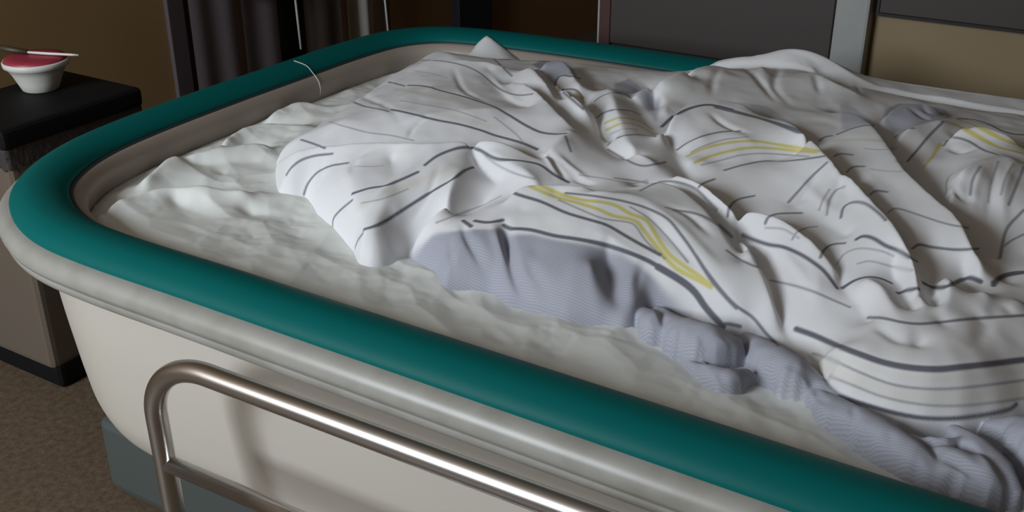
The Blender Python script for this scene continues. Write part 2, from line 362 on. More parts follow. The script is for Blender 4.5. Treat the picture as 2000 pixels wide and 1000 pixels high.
# ------------------------------------------------------------------ folds: (kind, frame, height over the dome in cm, points[, back drop, offset])
# R ridge or valley line; S ridge that hides what lies behind it, with a drop behind
FOLDS = [
 ('S','z6', 2.5,[(60,470),(90,440),(180,425),(300,415),(430,408),(590,412),(740,402),(830,400),(920,418),(1030,455)],-1.5,.035),
 ('R','z6', 0.5,[(90,432),(150,400),(350,272),(480,182),(560,125)]),
 ('S','z6', 1.5,[(560,125),(640,117),(760,120),(880,124)],-3.0,.035),
 ('R','z6', 1.0,[(250,360),(450,270),(700,200)]),
 ('R','z6', 1.0,[(500,330),(700,300),(900,290)]),
 ('S','z4', 2.0,[(680,470),(870,600),(1000,740),(1085,810)],-2.5,.035),
 ('R','z4', 1.8,[(1085,810),(1010,880),(880,985)]),
 ('R','z4', 1.2,[(720,440),(800,440),(880,520),(930,610)]),
 ('R','z4',-3.0,[(940,600),(1000,680),(1150,740),(1205,800),(1245,930),(1330,1010)]),
 ('R','z4',-0.5,[(520,480),(600,600),(680,680),(780,725)]),
 ('R','z6', 0.8,[(110,510),(180,520),(240,500)]),
 ('R','z6', 0.8,[(480,470),(500,560),(500,680)]),
 ('R','z6', 1.5,[(90,575),(160,605),(270,700),(350,785),(385,835),(430,845)]),
 ('R','z6', 2.0,[(735,476),(705,540),(660,640),(560,730)]),
 ('R','z6',-2.5,[(880,590),(800,640),(710,700),(625,748),(560,800),(500,845)]),
 ('R','z6',-1.5,[(740,468),(800,516),(885,583)]),
 ('R','z6', 1.6,[(800,430),(900,490),(1000,535)]),
 ('R','z6', 2.0,[(290,470),(330,540),(345,610),(378,730),(360,800)]),
 ('S','z6', 2.0,[(890,590),(930,567),(980,560),(1060,558),(1150,560),(1230,572)],-1.5,.025),
 ('R','r3', 2.5,[(850,22),(1000,40),(1200,70),(1300,135),(1400,240),(1500,400),(1620,545),(1760,680)]),
 ('R','r3', 1.2,[(700,110),(900,180),(1100,260),(1300,390),(1500,580)]),
 ('R','r1',-2.6,[(60,560),(150,585),(330,650),(420,740),(500,860)]),
 ('R','r1', 1.5,[(60,520),(200,505),(300,560),(380,640),(440,720),(500,800)]),
 ('R','r1',-2.8,[(230,450),(330,560),(400,640),(480,725),(510,785),(550,850),(590,960)]),
 ('R','r2',-2.0,[(390,130),(430,230),(490,330),(530,390),(590,480),(640,530)]),
 ('R','z6', 1.3,[(1255,200),(1270,260),(1290,340),(1330,420),(1420,470)]),
 ('R','z6',-1.0,[(1203,250),(1205,320),(1230,420),(1290,470),(1400,500)]),
 ('R','r1',-1.2,[(60,175),(110,260),(180,340),(240,400),(300,445)]),
 ('S','z6', 1.2,[(985,145),(1040,122),(1110,132),(1150,190)],-0.8,.03),
 ('R','z6', 1.8,[(1060,160),(1100,200),(1150,270),(1180,285)]),
 ('R','z6',-1.8,[(985,160),(1040,220),(1090,280),(1150,310)]),
 ('R','z6',-2.2,[(1195,185),(1203,260)]),
 ('R','z4',-2.6,[(1450,560),(1540,660),(1620,780)]),
 ('R','z4', 0.6,[(1610,590),(1660,640),(1665,700)]),
 ('S','r1', 3.0,[(180,285),(240,222),(300,192),(360,182),(440,187),(520,202),(585,206)],-1.5,.03),
 ('R','r1', 1.2,[(290,340),(420,325),(560,345)]),
 ('R','r1', 0.2,[(640,255),(710,315),(790,395)]),
 ('R','r1',-1.0,[(320,430),(500,440),(640,430),(800,420)]),
 ('R','r1', 2.0,[(240,442),(340,500),(490,590),(650,648),(740,700),(840,775),(880,805)]),
 ('R','r1',-1.3,[(300,445),(430,465),(560,548),(690,600),(790,665),(870,715),(910,750)]),
 ('R','r1',-1.6,[(340,575),(430,645),(480,675),(560,680),(640,692),(740,775),(810,832),(870,890)]),
 ('R','r1', 1.2,[(490,690),(520,740),(560,820),(600,900),(640,1000)]),
 ('R','r1', 0.5,[(640,740),(750,820),(800,900)]),
 ('R','r1', 1.0,[(835,435),(880,500),(920,580),(940,650),(935,720)]),
 ('R','r1',-1.2,[(830,425),(880,470),(960,560),(1060,660),(1130,760),(1165,840)]),
 ('S','r1', 3.2,[(600,207),(690,250),(760,320),(840,400),(920,470),(1010,570),(1090,660),(1160,760),(1190,830),(1200,920)],0.3,.035),
 ('R','r1', 0.4,[(880,370),(1000,500),(1100,610),(1200,740)]),
 ('S','r1', 2.0,[(900,200),(980,240),(1050,310),(1100,380),(1160,465),(1260,560),(1340,630),(1400,720),(1440,800)],-6.0,.045),
 ('R','r1', 1.0,[(1110,310),(1200,280),(1320,265)]),
 ('R','r1', 2.5,[(1320,480),(1400,430),(1500,410),(1600,400)]),
 ('R','r1',-1.5,[(1220,440),(1300,370),(1420,380),(1560,395)]),
 ('S','r1', 3.0,[(1330,260),(1400,262),(1480,290),(1600,325)],-2.0,.03),
 ('S','r1', 1.5,[(1050,240),(1110,205),(1200,203),(1290,225)],-1.5,.03),
 ('R','r1', 1.0,[(1310,560),(1340,500)]),
 ('R','r1', 0.0,[(900,205),(780,215),(710,232)]),
 ('S','r1', 3.0,[(80,112),(200,92),(300,62),(400,40),(520,34),(640,37),(760,62),(860,97),(950,115)],1.0,.03),
 ('R','r1',-2.5,[(100,135),(200,175),(300,186)]),
 ('R','r2', 2.5,[(520,300),(700,385),(860,435),(1050,448),(1250,420),(1400,390)]),
 ('R','r2', 1.4,[(600,470),(640,520),(720,572),(850,630),(1000,660),(1150,660),(1280,630),(1380,590)]),
 ('R','r2',-1.5,[(640,30),(680,120),(760,200),(800,290)]),
 ('R','r2', 1.4,[(780,60),(850,130),(900,230),(990,340)]),
 ('R','r2',-1.3,[(885,60),(925,150),(975,265)]),
 ('R','r2', 1.2,[(985,120),(1000,230),(1000,330)]),
 ('R','r2',-1.6,[(1020,0),(1040,120),(1045,255)]),
 ('R','r2', 1.5,[(1100,40),(1100,130),(1080,240)]),
 ('R','r2',-1.8,[(1150,50),(1195,130),(1175,200)]),
 ('R','r2', 1.4,[(1240,110),(1260,180),(1230,230)]),
 ('R','r2',-2.0,[(1270,20),(1310,80),(1330,140)]),
 ('R','r2', 1.3,[(1340,200),(1400,160)]),
 # grey ribbed front of the duvet
 ('R','r3', 0.8,[(510,210),(560,330),(640,470)]),
 ('R','r3', 0.5,[(760,300),(860,460),(1000,600)]),
 ('R','r3', 1.0,[(1010,330),(1020,450),(1060,590)]),
 ('R','r3',-2.5,[(1080,370),(1095,460),(1130,560),(1165,640)]),
 ('R','r3', 1.0,[(1190,380),(1195,500),(1180,640)]),
 ('R','r3', 1.3,[(1250,370),(1400,510),(1490,592),(1580,640),(1670,652),(1800,702),(1880,752)]),
]
def solve(cons):
    D = None
    for lev, it in ((16, 400), (8, 200), (4, 120), (2, 80), (1, 50)):
        h = ST_ * lev; nx, ny = (NX + lev - 1) // lev, (NY + lev - 1) // lev
        s = np.zeros((nx, ny)); w = np.zeros((nx, ny))
        for g, d in cons:
            i = np.clip(((g[:, 0] - GX0) / h + 0.5).astype(int), 0, nx - 1); j = np.clip(((g[:, 1] - GY0) / h + 0.5).astype(int), 0, ny - 1)
            np.add.at(s, (i, j), d); np.add.at(w, (i, j), 1)
        fix = w > 0; val = np.where(fix, s / np.maximum(w, 1), 0)
        o = SD[::lev, ::lev][:nx, :ny] <= 0.004; val[o] = 0; fix = fix | o
        if D is None: D = np.zeros((nx, ny))
        else: D = np.repeat(np.repeat(D, 2, 0), 2, 1); D = np.pad(D, [(0, max(0, nx - D.shape[0])), (0, max(0, ny - D.shape[1]))], mode='edge')[:nx, :ny]
        D[fix] = val[fix]
        for _ in range(it):
            P_ = np.pad(D, 1, mode='edge'); D = 0.25 * (P_[2:, 1:-1] + P_[:-2, 1:-1] + P_[1:-1, 2:] + P_[1:-1, :-2]); D[fix] = val[fix]
    return D
GAIN = 1.3
cons = []
for f in FOLDS:
    d = f[2] * 0.01 * GAIN
    g = hit(curve_px(f[1], f[3]), E0, d)[:, :2]
    if len(g) < 2: continue
    u = np.linspace(0, 1, len(g)); tp = 0.35 + 0.65 * np.clip(np.minimum(u, 1 - u) / 0.18, 0, 1)
    cons.append((g, d * tp))
    if f[0] == 'S':
        v = g - CAM[:2]; v /= np.linalg.norm(v, axis=1)[:, None]
        cons.append((g + v * f[5], f[4] * 0.01 * GAIN * tp))
D0 = solve(cons)
SOFT = np.zeros_like(E0)          # where the cloth lies in soft rounded rolls instead of creases
for fr, c, r in (('r3', (1150, 480), 0.05), ('r1', (1420, 420), 0.12)):
    g = hit(px(fr, [c]), E0)
    if len(g): SOFT = np.maximum(SOFT, np.exp(-(((XX - g[0, 0]) ** 2 + (YY - g[0, 1]) ** 2) / r ** 2) ** 2))
DUV = E0 + (1 - SOFT) * blur(D0, 0.0045) + SOFT * blur(D0, 0.009)
# fine creases: (frame, depth mm, half width mm, points)
CREASES = [
        ('z6',-10,6,[(445,870),(500,845),(560,800)]),
 ('r3',-18,9,[(630,180),(645,260),(660,350),(695,440),(750,540)]), ('r3',-7,7,[(450,195),(480,270),(540,370),(570,440)]), ('r3',5,8,[(580,200),(625,330),(690,480)]),
 ('r3',-5,8,[(720,350),(790,450),(835,525)]), ('r3',-4,6,[(395,260),(405,340),(420,420)]), ('r3',-5,6,[(870,500),(960,560),(1100,640)]), ('r3',-4,7,[(1240,360),(1215,430),(1200,500)]),
 ('r3',-4,6,[(365,405),(450,445),(560,510)]),   
 ('z5',-7,9,[(440,370),(500,420),(560,490),(610,565)]), ('z5',-5,10,[(640,360),(610,440),(620,500),(690,580)]), ('z5',-4,9,[(835,415),(850,470),(862,520)]), ('z5',-4,10,[(300,380),(265,450),(255,530)]),
 ('z5',5,12,[(520,360),(560,430)]), ('z5',-5,9,[(860,395),(960,445),(1070,490)]), ('z5',-4,6,[(1070,470),(1085,520)]),
 ('z6',-4,9,[(240,520),(215,590)]), ('z6',-3,8,[(430,430),(360,470),(340,520)]), ('z6',3,9,[(560,500),(480,560),(400,640)]), ('z6',-4,8,[(650,500),(600,620),(520,720)]),
 ('z6',-4,7,[(610,320),(560,360),(540,400)]), ('z6',-3,9,[(380,250),(470,290),(520,350)]), ('z6',-3,8,[(700,150),(740,230),(820,270)]), ('z6',3,8,[(820,160),(900,250),(960,290)]),
 ('z6',5,6,[(1000,455),(1045,490),(1075,545)]), ('z6',-5,6,[(1040,455),(1065,500),(1110,550)]), ('z6',4,7,[(1065,455),(1110,500),(1180,550)]), ('z6',-5,7,[(1120,540),(1160,550),(1200,565)]),
 ('r1',-5,8,[(375,240),(440,290),(520,320)]), ('r1',-5,8,[(690,600),(740,560),(800,470)]), ('r1',-4,7,[(830,640),(860,560),(890,500)]), ('r1',3,9,[(730,500),(780,560),(870,640)]),
 ('r1',-4,8,[(200,600),(300,640),(380,720)]), ('r1',3,10,[(150,600),(260,690),(420,860)]), ('r1',-4,8,[(120,620),(250,760),(420,920)]),
 ('r1',-5,7,[(1320,500),(1350,560),(1420,600)]), ('r1',4,8,[(1440,450),(1410,540),(1400,640)]), ('r1',-4,8,[(1490,440),(1470,560),(1450,700)]), ('r1',4,9,[(1560,430),(1520,560),(1520,720)]),
 ('r1',-4,8,[(1150,220),(1220,260),(1280,260)]), ('r1',-4,7,[(1200,210),(1230,240),(1310,245)]), ('r1',-6,9,[(1310,370),(1360,390),(1410,380)]),
 ('r1',3,8,[(620,760),(720,860),(800,980)]), ('r1',-5,5,[(480,690),(500,720),(520,745)]), ('r1',-3,8,[(560,780),(640,880),(700,1000)]),
 ('r2',-4,9,[(820,260),(900,320),(980,350)]), ('r2',-5,8,[(560,400),(640,480),(720,560)]), ('r2',-3,12,[(1290,160),(1250,280),(1180,360)]),
    
     
]
#@CREASES
def stamp(Z, fr, hmm, wmm, pts):
    g = hit(curve_px(fr, pts), Z)
    if len(g) < 2: return Z
    g = dense(g[:, :2], 0.004); w = wmm * 0.001; A = np.zeros_like(Z)
    R = int(3 * w / ST_) + 1; n = len(g)
    for k, (x, y) in enumerate(g):
        i = int((x - GX0) / ST_); j = int((y - GY0) / ST_); i0, i1, j0, j1 = max(0, i - R), min(NX, i + R + 1), max(0, j - R), min(NY, j + R + 1)
        if i0 >= i1 or j0 >= j1: continue
        fade = min(1.0, 3.0 * min(k, n - 1 - k) / n + 0.15)
        A[i0:i1, j0:j1] = np.maximum(A[i0:i1, j0:j1], fade * np.exp(-((XX[i0:i1, j0:j1] - x) ** 2 + (YY[i0:i1, j0:j1] - y) ** 2) / w ** 2))
    return Z + A * hmm * 0.001
for c in CREASES: DUV = stamp(DUV, *c)
# bunched grey ends of the cover that lie on the mattress in front of the heap: soft rolls blended into the cloth
ROLLS = [   # frame, axis, radii m, lift, flatness
 ('r3',[(1195,560),(1235,600),(1290,645),(1350,665)],[.010,.019,.026,.024],0,1.0),
 ('r3',[(1300,600),(1350,650),(1420,690),(1540,728),(1640,755),(1670,770)],[.018,.024,.031,.034,.028,.016],0,1.05),
 ('r3',[(1400,775),(1450,810),(1520,855),(1600,885),(1680,868),(1755,885)],[.008,.014,.020,.022,.016,.008],0,1.0),
 ('r3',[(1680,700),(1720,735),(1790,792),(1880,850),(1960,890)],[.014,.025,.030,.031,.022],0,1.0),
 ('r3',[(1700,890),(1800,905),(1900,915)],[.006,.009,.007],0,1.0),
 ('r2',[(552,525),(590,560),(660,612),(800,692),(930,777),(1060,862)],[.012,.021,.0245,.026,.026,.020],0,1.0),
 ('r2',[(560,500),(610,520),(660,550)],[.012,.013,.010],.012,1.0),
 ('r2',[(960,720),(1010,765),(1110,825),(1230,885),(1330,925)],[.010,.022,.030,.030,.018],0,0.95),
 ('r2',[(1130,700),(1220,770),(1310,860),(1375,940)],[.014,.021,.021,.010],.012,1.0),
 ('r2',[(950,712),(1010,722),(1090,738),(1165,722)],[.006,.008,.010,.006],.030,1.0),
 ('r2',[(1290,690),(1390,720),(1500,800),(1600,900)],[.02,.035,.04,.035],0,1.0),
]
RH = np.full(XX.shape, 0.640); RIN = np.full(XX.shape, -1.0)
wob = 0.16 * vnoise(XX, YY, 0.028, 71) + 0.10 * vnoise(XX + YY, YY - XX, 0.016, 72)
def smax(a, b, k):
    h = np.clip(0.5 + 0.5 * (a - b) / k, 0, 1); return b + (a - b) * h + k * h * (1 - h)
for fr, pts, radii, lift, flat in ROLLS:
    q = curve_px(fr, pts, 2.0); r = np.interp(np.linspace(0, 1, len(q)), np.linspace(0, 1, len(radii)), radii)
    c = np.vstack([at_z(q[i:i + 1], 0.651 + lift + r[i] * flat * 0.9) for i in range(len(q))])
    for _ in range(8): c[1:-1] = (c[:-2] + 2 * c[1:-1] + c[2:]) / 4
    m0 = c.min(0)[:2] - 0.06; m1 = c.max(0)[:2] + 0.06
    i0, i1 = max(0, int((m0[0] - GX0) / ST_)), min(NX, int((m1[0] - GX0) / ST_) + 1); j0, j1 = max(0, int((m0[1] - GY0) / ST_)), min(NY, int((m1[1] - GY0) / ST_) + 1)
    bx_ = XX[i0:i1, j0:j1]; by_ = YY[i0:i1, j0:j1]; Hh = np.full(bx_.shape, 0.640); In = np.full(bx_.shape, -1.0)
    for k in range(len(c)):
        d = np.hypot(bx_ - c[k, 0], by_ - c[k, 1]) * (1 + wob[i0:i1, j0:j1]); e = np.clip(1 - (d / r[k]) ** 2, 0, 1)
        Hh = np.maximum(Hh, np.where(d < r[k], 0.651 + lift + r[k] * flat * (0.9 + np.sqrt(e)) * np.clip(e * 12, 0, 1) ** 0.5, 0.640)); In = np.maximum(In, r[k] - d)
    RH[i0:i1, j0:j1] = smax(RH[i0:i1, j0:j1], Hh, 0.003); RIN[i0:i1, j0:j1] = np.maximum(RIN[i0:i1, j0:j1], In)
RH = blur(RH, 0.0022)
ROLLM = (RH > DUV + 0.001) & (RIN > -0.002)
DUV = np.where(RIN > -0.006, smax(RH, DUV, 0.0035), DUV)
SD = np.maximum(SD, np.minimum(RIN, 0.05)); IN = np.clip(SD, 0, None)
RC = [('r3',-9,5,[(1682,690),(1690,770),(1730,860)]), ('r3',-7,6,[(1310,560),(1325,640),(1300,710)]), ('r3',-6,5,[(1400,660),(1385,720),(1400,770)]), ('r3',-6,5,[(1450,780),(1540,800),(1640,815),(1700,825)]),
 ('r3',-4,5,[(1480,680),(1500,730),(1470,770)]), ('r3',3,6,[(1560,690),(1600,730),(1610,780)]), ('r3',-4,4,[(1690,850),(1700,880),(1690,905)]), ('r3',-4,5,[(1560,850),(1590,890),(1570,915)]), ('r3',-4,4,[(1470,800),(1500,840),(1490,860)]),
 ('r2',-3,5,[(730,590),(735,640),(720,690)]), ('r2',-3,6,[(870,690),(880,740),(860,780)]), ('r2',-5,5,[(590,520),(600,555),(630,575)]), ('r2',-4,6,[(1000,700),(1060,770),(1180,830),(1280,860)]),
 ('r2',-5,6,[(1100,780),(1200,850),(1290,930)]), ('r2',3,7,[(1170,720),(1240,790),(1300,870)]), ('r2',-5,5,[(1020,730),(1100,725),(1160,735)])]
for c in RC: DUV = stamp(DUV, *c)
edge = np.clip(IN / 0.02, 0, 1)
DUV += edge * (0.0016 * vnoise(XX, YY, 0.075, 3) + 0.0010 * vnoise(XX + 0.3 * YY, YY, 0.035, 5))
DUV = np.maximum(DUV, GROUND + 0.003 * edge)

def grid_mesh(name, PX, PY, Z, keep, cols=None):
    idx = -np.ones(Z.shape, int)
    q = keep[:-1, :-1] & keep[1:, :-1] & keep[:-1, 1:] & keep[1:, 1:]
    used = np.zeros(Z.shape, bool)
    used[:-1, :-1] |= q; used[1:, :-1] |= q; used[:-1, 1:] |= q; used[1:, 1:] |= q
    n = int(used.sum()); idx[used] = np.arange(n)
    co = np.stack([PX[used], PY[used], Z[used]], 1).astype(np.float32)
    I, J = np.nonzero(q)
    fc = np.stack([idx[I, J], idx[I + 1, J], idx[I + 1, J + 1], idx[I, J + 1]], 1).astype(np.int32)
    me = bpy.data.meshes.new(name); me.vertices.add(n); me.vertices.foreach_set('co', co.ravel())
    me.loops.add(fc.size); me.loops.foreach_set('vertex_index', fc.ravel())
    me.polygons.add(len(fc)); me.polygons.foreach_set('loop_start', np.arange(0, fc.size, 4, dtype=np.int32)); me.polygons.foreach_set('loop_total', np.full(len(fc), 4, np.int32))
    me.update(calc_edges=True); me.polygons.foreach_set('use_smooth', np.ones(len(fc), bool))
    if cols is not None:
        for an, A in cols.items():
            a = me.attributes.new(an, 'FLOAT', 'POINT'); a.data.foreach_set('value', A[used].astype(np.float32))
    return me
KEEP = SD > -0.004

# ------------------------------------------------------------------ the print of the duvet cover, traced stripe by stripe
# (channel, width mm, strength, frame, points); D dark grey, T thin grey, Y yellow, B beige
STRIPES = [
 ('D',4,.9,'z6',[(160,405),(200,418),(245,435)]), ('D',4,.9,'z6',[(470,200),(500,207),(528,215)]),
 ('D',5,1,'z6',[(540,212),(600,215),(660,232),(730,250),(800,272),(850,290),(910,325),(960,355),(1010,378),(1060,385),(1100,383)]),
 ('D',4,.9,'z6',[(345,272),(390,288),(440,297),(470,305)]), ('D',5,1,'z6',[(480,298),(540,310),(640,335),(720,350),(800,372),(850,390),(940,415),(1000,440)]),
 ('T',2.5,.6,'z6',[(260,342),(330,362),(400,380),(480,390),(560,408)]),
 ('D',4,.8,'z4',[(0,395),(180,395),(330,420),(450,470),(560,560),(640,605),(720,620),(800,612)]),
 ('T',2.5,.4,'z4',[(30,460),(150,480),(250,510)]), ('T',2.5,.5,'z4',[(-60,655),(0,665),(150,690),(300,720),(420,760),(500,790)]),
 ('T',2.5,.5,'z4',[(550,760),(640,830),(700,880),(760,950)]), ('D',4,.8,'z4',[(550,385),(610,440),(665,495)]), ('D',4,.8,'z4',[(1015,885),(1030,930),(1050,985)]),
 ('B',18,.5,'z4',[(-80,580),(50,605),(200,640),(330,670),(450,700)]), ('B',14,.4,'z4',[(0,700),(200,740),(400,790),(560,830)]),
 ('D',4,.9,'z6',[(108,530),(125,505),(160,478),(210,462),(272,455)]), ('D',4,.9,'z6',[(170,600),(185,560),(220,520),(270,497),(328,488)]),
 ('D',5,1,'z6',[(342,597),(400,578),(460,568),(520,545),(575,520)]), ('D',4,.9,'z6',[(342,620),(300,655),(275,685),(272,715)]),
 ('D',5,1,'z6',[(382,725),(440,705),(490,675),(560,630),(640,580),(700,545),(740,515),(772,503)]), ('D',4,.9,'z6',[(380,738),(360,765),(352,790)]),
 ('T',2.5,.5,'z6',[(375,630),(450,615),(540,580)]), ('T',2.5,.4,'z6',[(350,500),(420,500),(450,497)]), ('B',16,.5,'z6',[(370,640),(450,600),(560,560),(640,525),(700,495)]),
 ('B',12,.35,'z6',[(300,470),(420,455),(560,440)]), ('T',2.5,.6,'z6',[(640,700),(720,670),(800,640),(870,605)]),
 ('D',5,1,'z6',[(600,495),(640,465),(690,443),(740,432),(790,440),(850,472),(920,478),(960,483),(1010,495),(1060,530),(1110,556)]),
 ('T',2.5,.6,'z6',[(790,440),(850,490),(920,525),(990,545)]), ('D',4,.8,'z6',[(1250,440),(1310,475),(1370,498),(1430,490),(1455,484)]), ('T',2.5,.5,'z6',[(1150,530),(1250,545),(1330,560),(1390,550)]),
 ('D',5,1,'r3',[(670,60),(720,75),(800,100),(900,145),(1000,175),(1080,200),(1150,240),(1220,280),(1310,328)]),
 ('D',6,1,'r3',[(455,180),(470,190),(490,205)]), ('D',6,1,'r3',[(505,180),(560,188),(625,178)]),
 ('D',6,1,'r3',[(630,200),(660,215),(700,215),(760,222),(850,245),(950,260),(1050,280),(1150,310),(1250,350),(1320,390)]),
 ('D',9,1,'r3',[(1300,380),(1400,440),(1460,490),(1510,560),(1580,638)]),
 ('Y',8,1,'r3',[(740,28),(850,75),(960,105),(1040,130),(1110,160),(1200,180),(1240,225),(1300,300),(1360,370),(1400,400),(1480,440),(1530,468)]),
 ('Y',8,1,'r3',[(790,28),(880,65),(960,88),(1060,100),(1120,115),(1180,150),(1250,178),(1290,240),(1340,315),(1400,368),(1470,415),(1530,462)]),
 ('T',2.5,.7,'r3',[(870,90),(960,130),(1060,170),(1160,185),(1200,200),(1250,270),(1330,345)]), ('T',2.5,.7,'r3',[(1180,120),(1260,170),(1330,240),(1390,310),(1430,360)]),
 ('D',4,.9,'r3',[(900,60),(1000,70),(1100,85),(1170,100),(1250,125),(1340,170),(1400,240),(1450,310),(1500,390),(1540,450),(1600,520),(1640,560)]),
 ('D',4,.8,'r1',[(100,545),(150,520),(200,508),(260,515),(320,540),(370,590),(400,620)]), ('T',3,.7,'r1',[(200,610),(260,625),(330,640),(400,680),(450,720)]), ('T',3,.7,'r1',[(0,495),(60,503),(130,515)]),
 ('D',4,.8,'r3',[(1370,135),(1450,145),(1520,170),(1590,220),(1620,250)]), ('D',4,.8,'r3',[(1600,310),(1650,345),(1700,370),(1740,385)]),
 ('D',4,.9,'r2',[(120,0),(160,60),(210,125),(270,190),(340,240),(390,300),(440,350)]), ('D',5,.9,'r2',[(210,272),(240,265),(290,275)]),
 ('D',4,.9,'r1',[(330,530),(350,515),(390,500)]), ('D',4,.9,'r1',[(442,645),(450,610),(480,580),(545,565)]), ('D',4,.9,'r1',[(590,672),(600,650),(640,635),(730,632)]),
 ('T',3,.6,'r1',[(695,735),(710,710),(750,690),(790,685)]), ('D',4,.9,'r1',[(805,805),(820,775),(850,755),(900,750)]),
 ('D',4,.9,'z4',[(1205,660),(1260,620),(1330,605),(1400,610),(1440,640)]), ('D',4,.9,'z4',[(1215,765),(1270,730),(1340,715),(1430,720),(1500,745)]),
 ('Y',7,1,'z4',[(1270,800),(1350,770),(1420,770),(1500,790),(1580,840)]), ('Y',7,1,'z4',[(1280,845),(1380,805),(1460,810),(1540,840),(1600,880)]),
 ('D',4,.9,'z4',[(1290,945),(1350,900),(1420,880),(1500,878),(1600,890)]), ('T',2.5,.5,'z4',[(1310,870),(1400,840),(1480,840)]),
 ('D',5,.9,'z4',[(945,560),(960,510),(1000,490),(1060,500),(1110,510)]), ('D',4,.9,'z4',[(970,590),(1030,580),(1090,590),(1130,640)]), ('D',4,.9,'z4',[(1000,600),(1060,650),(1130,710)]),
 ('Y',7,.8,'z4',[(1080,600),(1110,630),(1135,670)]),
 ('D',6,1,'r1',[(185,295),(230,255),(290,225),(350,210),(400,213),(460,228)]), ('D',10,.9,'r1',[(400,218),(500,244),(600,271),(735,317)]),
 ('D',4,.9,'r1',[(245,385),(290,355),(350,330),(420,315),(490,312)]), ('T',2.5,.6,'r1',[(300,395),(350,370),(430,345),(520,335)]),
 ('Y',7,1,'r1',[(285,410),(350,380),(420,362),(490,352),(560,352),(640,365),(720,378),(800,390)]), ('Y',7,1,'r1',[(315,435),(370,412),(440,392),(520,378),(600,378),(700,388),(790,395)]),
 ('T',2.5,.6,'r1',[(340,445),(420,425),(500,405),(600,400),(760,412)]), ('D',4,.9,'r1',[(430,465),(500,445),(580,430),(660,430)]), ('D',4,.9,'r1',[(665,430),(740,422),(820,410)]),
 ('D',4,.8,'r1',[(680,590),(720,545),(770,490),(830,435)]), ('T',3,.6,'r1',[(830,640),(840,580),(870,540),(900,530)]), ('T',3,.5,'r1',[(800,620),(815,580),(840,540)]),
 ('D',4,.9,'r1',[(885,650),(895,610),(930,590),(980,595),(1030,630),(1060,660)]), ('D',5,1,'r1',[(945,735),(970,722),(1010,730),(1060,760),(1110,780),(1180,820)]),
 ('T',2.5,.5,'r1',[(870,830),(900,790),(960,770),(1040,780),(1090,800)]), ('T',2.5,.5,'r1',[(950,830),(1000,820),(1080,840),(1180,860)]),
 ('D',4,.8,'r1',[(800,350),(820,335),(850,330)]), ('D',4,.8,'r1',[(860,410),(880,400),(930,405)]), ('D',4,.8,'r1',[(910,470),(930,452),(975,450)]), ('D',4,.8,'r1',[(1000,560),(1020,545),(1065,550)]),
 ('T',3,.7,'r1',[(1070,630),(1090,615),(1130,620),(1220,650),(1300,675),(1380,690)]), ('D',4,.9,'r1',[(1165,770),(1190,755),(1240,765),(1330,775),(1420,772)]),
 ('T',2.5,.5,'r1',[(980,380),(1040,385),(1100,380)]), ('T',2.5,.4,'r1',[(1000,460),(1060,468),(1120,470)]), ('D',4,.8,'r1',[(870,325),(920,305),(970,292),(1015,290)]), ('Y',10,.35,'r1',[(860,350),(960,345),(1040,350)]),
 ('D',4,.9,'r1',[(1145,430),(1180,390),(1230,330),(1285,275)]), ('D',4,.8,'r1',[(1095,335),(1130,310),(1170,300)]), ('Y',8,.9,'r1',[(1210,450),(1240,415),(1275,360)]),
 ('Y',10,1,'r1',[(1330,285),(1380,310),(1440,345),(1500,375),(1600,400)]), ('Y',10,1,'r1',[(1350,270),(1410,290),(1470,320),(1530,350),(1600,375)]),
 ('D',4,.9,'r1',[(1285,370),(1320,338),(1380,350),(1440,385),(1500,405)]), ('T',3,.6,'r1',[(1295,560),(1300,500),(1320,480)]), ('D',4,.7,'r1',[(1390,560),(1400,500),(1430,450)]),
 ('T',3,.5,'r1',[(1460,590),(1470,520),(1500,430)]), ('T',3,.5,'r1',[(1510,560),(1530,490),(1560,440)]), ('D',4,.8,'r1',[(1505,810),(1530,700),(1580,640),(1600,620)]), ('D',4,.7,'r1',[(1510,770),(1550,740),(1600,715)]),
 ('D',6,1,'r1',[(1480,915),(1510,880),(1560,865),(1600,862)]), ('D',4,.7,'r1',[(1540,600),(1580,500),(1600,450)]), ('D',6,.9,'r1',[(1340,264),(1400,266),(1460,284),(1510,309),(1560,324),(1600,326)]),
 ('D',5,1,'r1',[(500,718),(540,735),(600,755),(660,765),(720,790),(770,820),(820,860),(870,925)]), ('T',3,.7,'r1',[(610,895),(700,915),(780,940),(850,970),(920,1000)]), ('T',2.5,.5,'r1',[(590,690),(660,695),(720,730)]),
 ('D',5,1,'r2',[(690,125),(740,95),(790,82),(840,88),(880,105)]), ('D',5,1,'r2',[(905,145),(950,132),(990,128)]), ('D',6,1,'r2',[(1005,105),(1050,122),(1100,120),(1150,95),(1190,85),(1230,100)]), ('D',6,1,'r2',[(1280,105),(1320,80),(1400,65)]),
 ('D',4,.9,'r2',[(790,240),(850,243),(920,258),(990,265),(1080,258),(1200,245),(1400,232)]),
 ('D',7,1,'r2',[(510,285),(580,310),(660,345),(750,380),(850,415),(950,435),(1060,442),(1160,433),(1280,420),(1400,405)]),
 ('T',2.5,.7,'r2',[(575,380),(650,405),(760,455),(880,500),(1000,518),(1120,518),(1250,505),(1400,485)]), ('T',2.5,.6,'r2',[(640,470),(720,500),(850,550),(1000,580),(1150,585),(1300,570),(1400,555)]),
 ('B',26,.5,'r2',[(600,430),(720,475),(860,525),(1000,550),(1150,550),(1300,535),(1400,520)]), ('B',18,.4,'r2',[(600,380),(760,425),(900,465),(1060,480),(1250,465),(1400,450)]),
 ('D',5,1,'r2',[(680,545),(760,575),(880,610),(1000,632),(1120,635),(1250,620),(1340,600),(1370,580)]), ('D',4,.8,'r2',[(620,485),(655,525),(700,555)]),
]
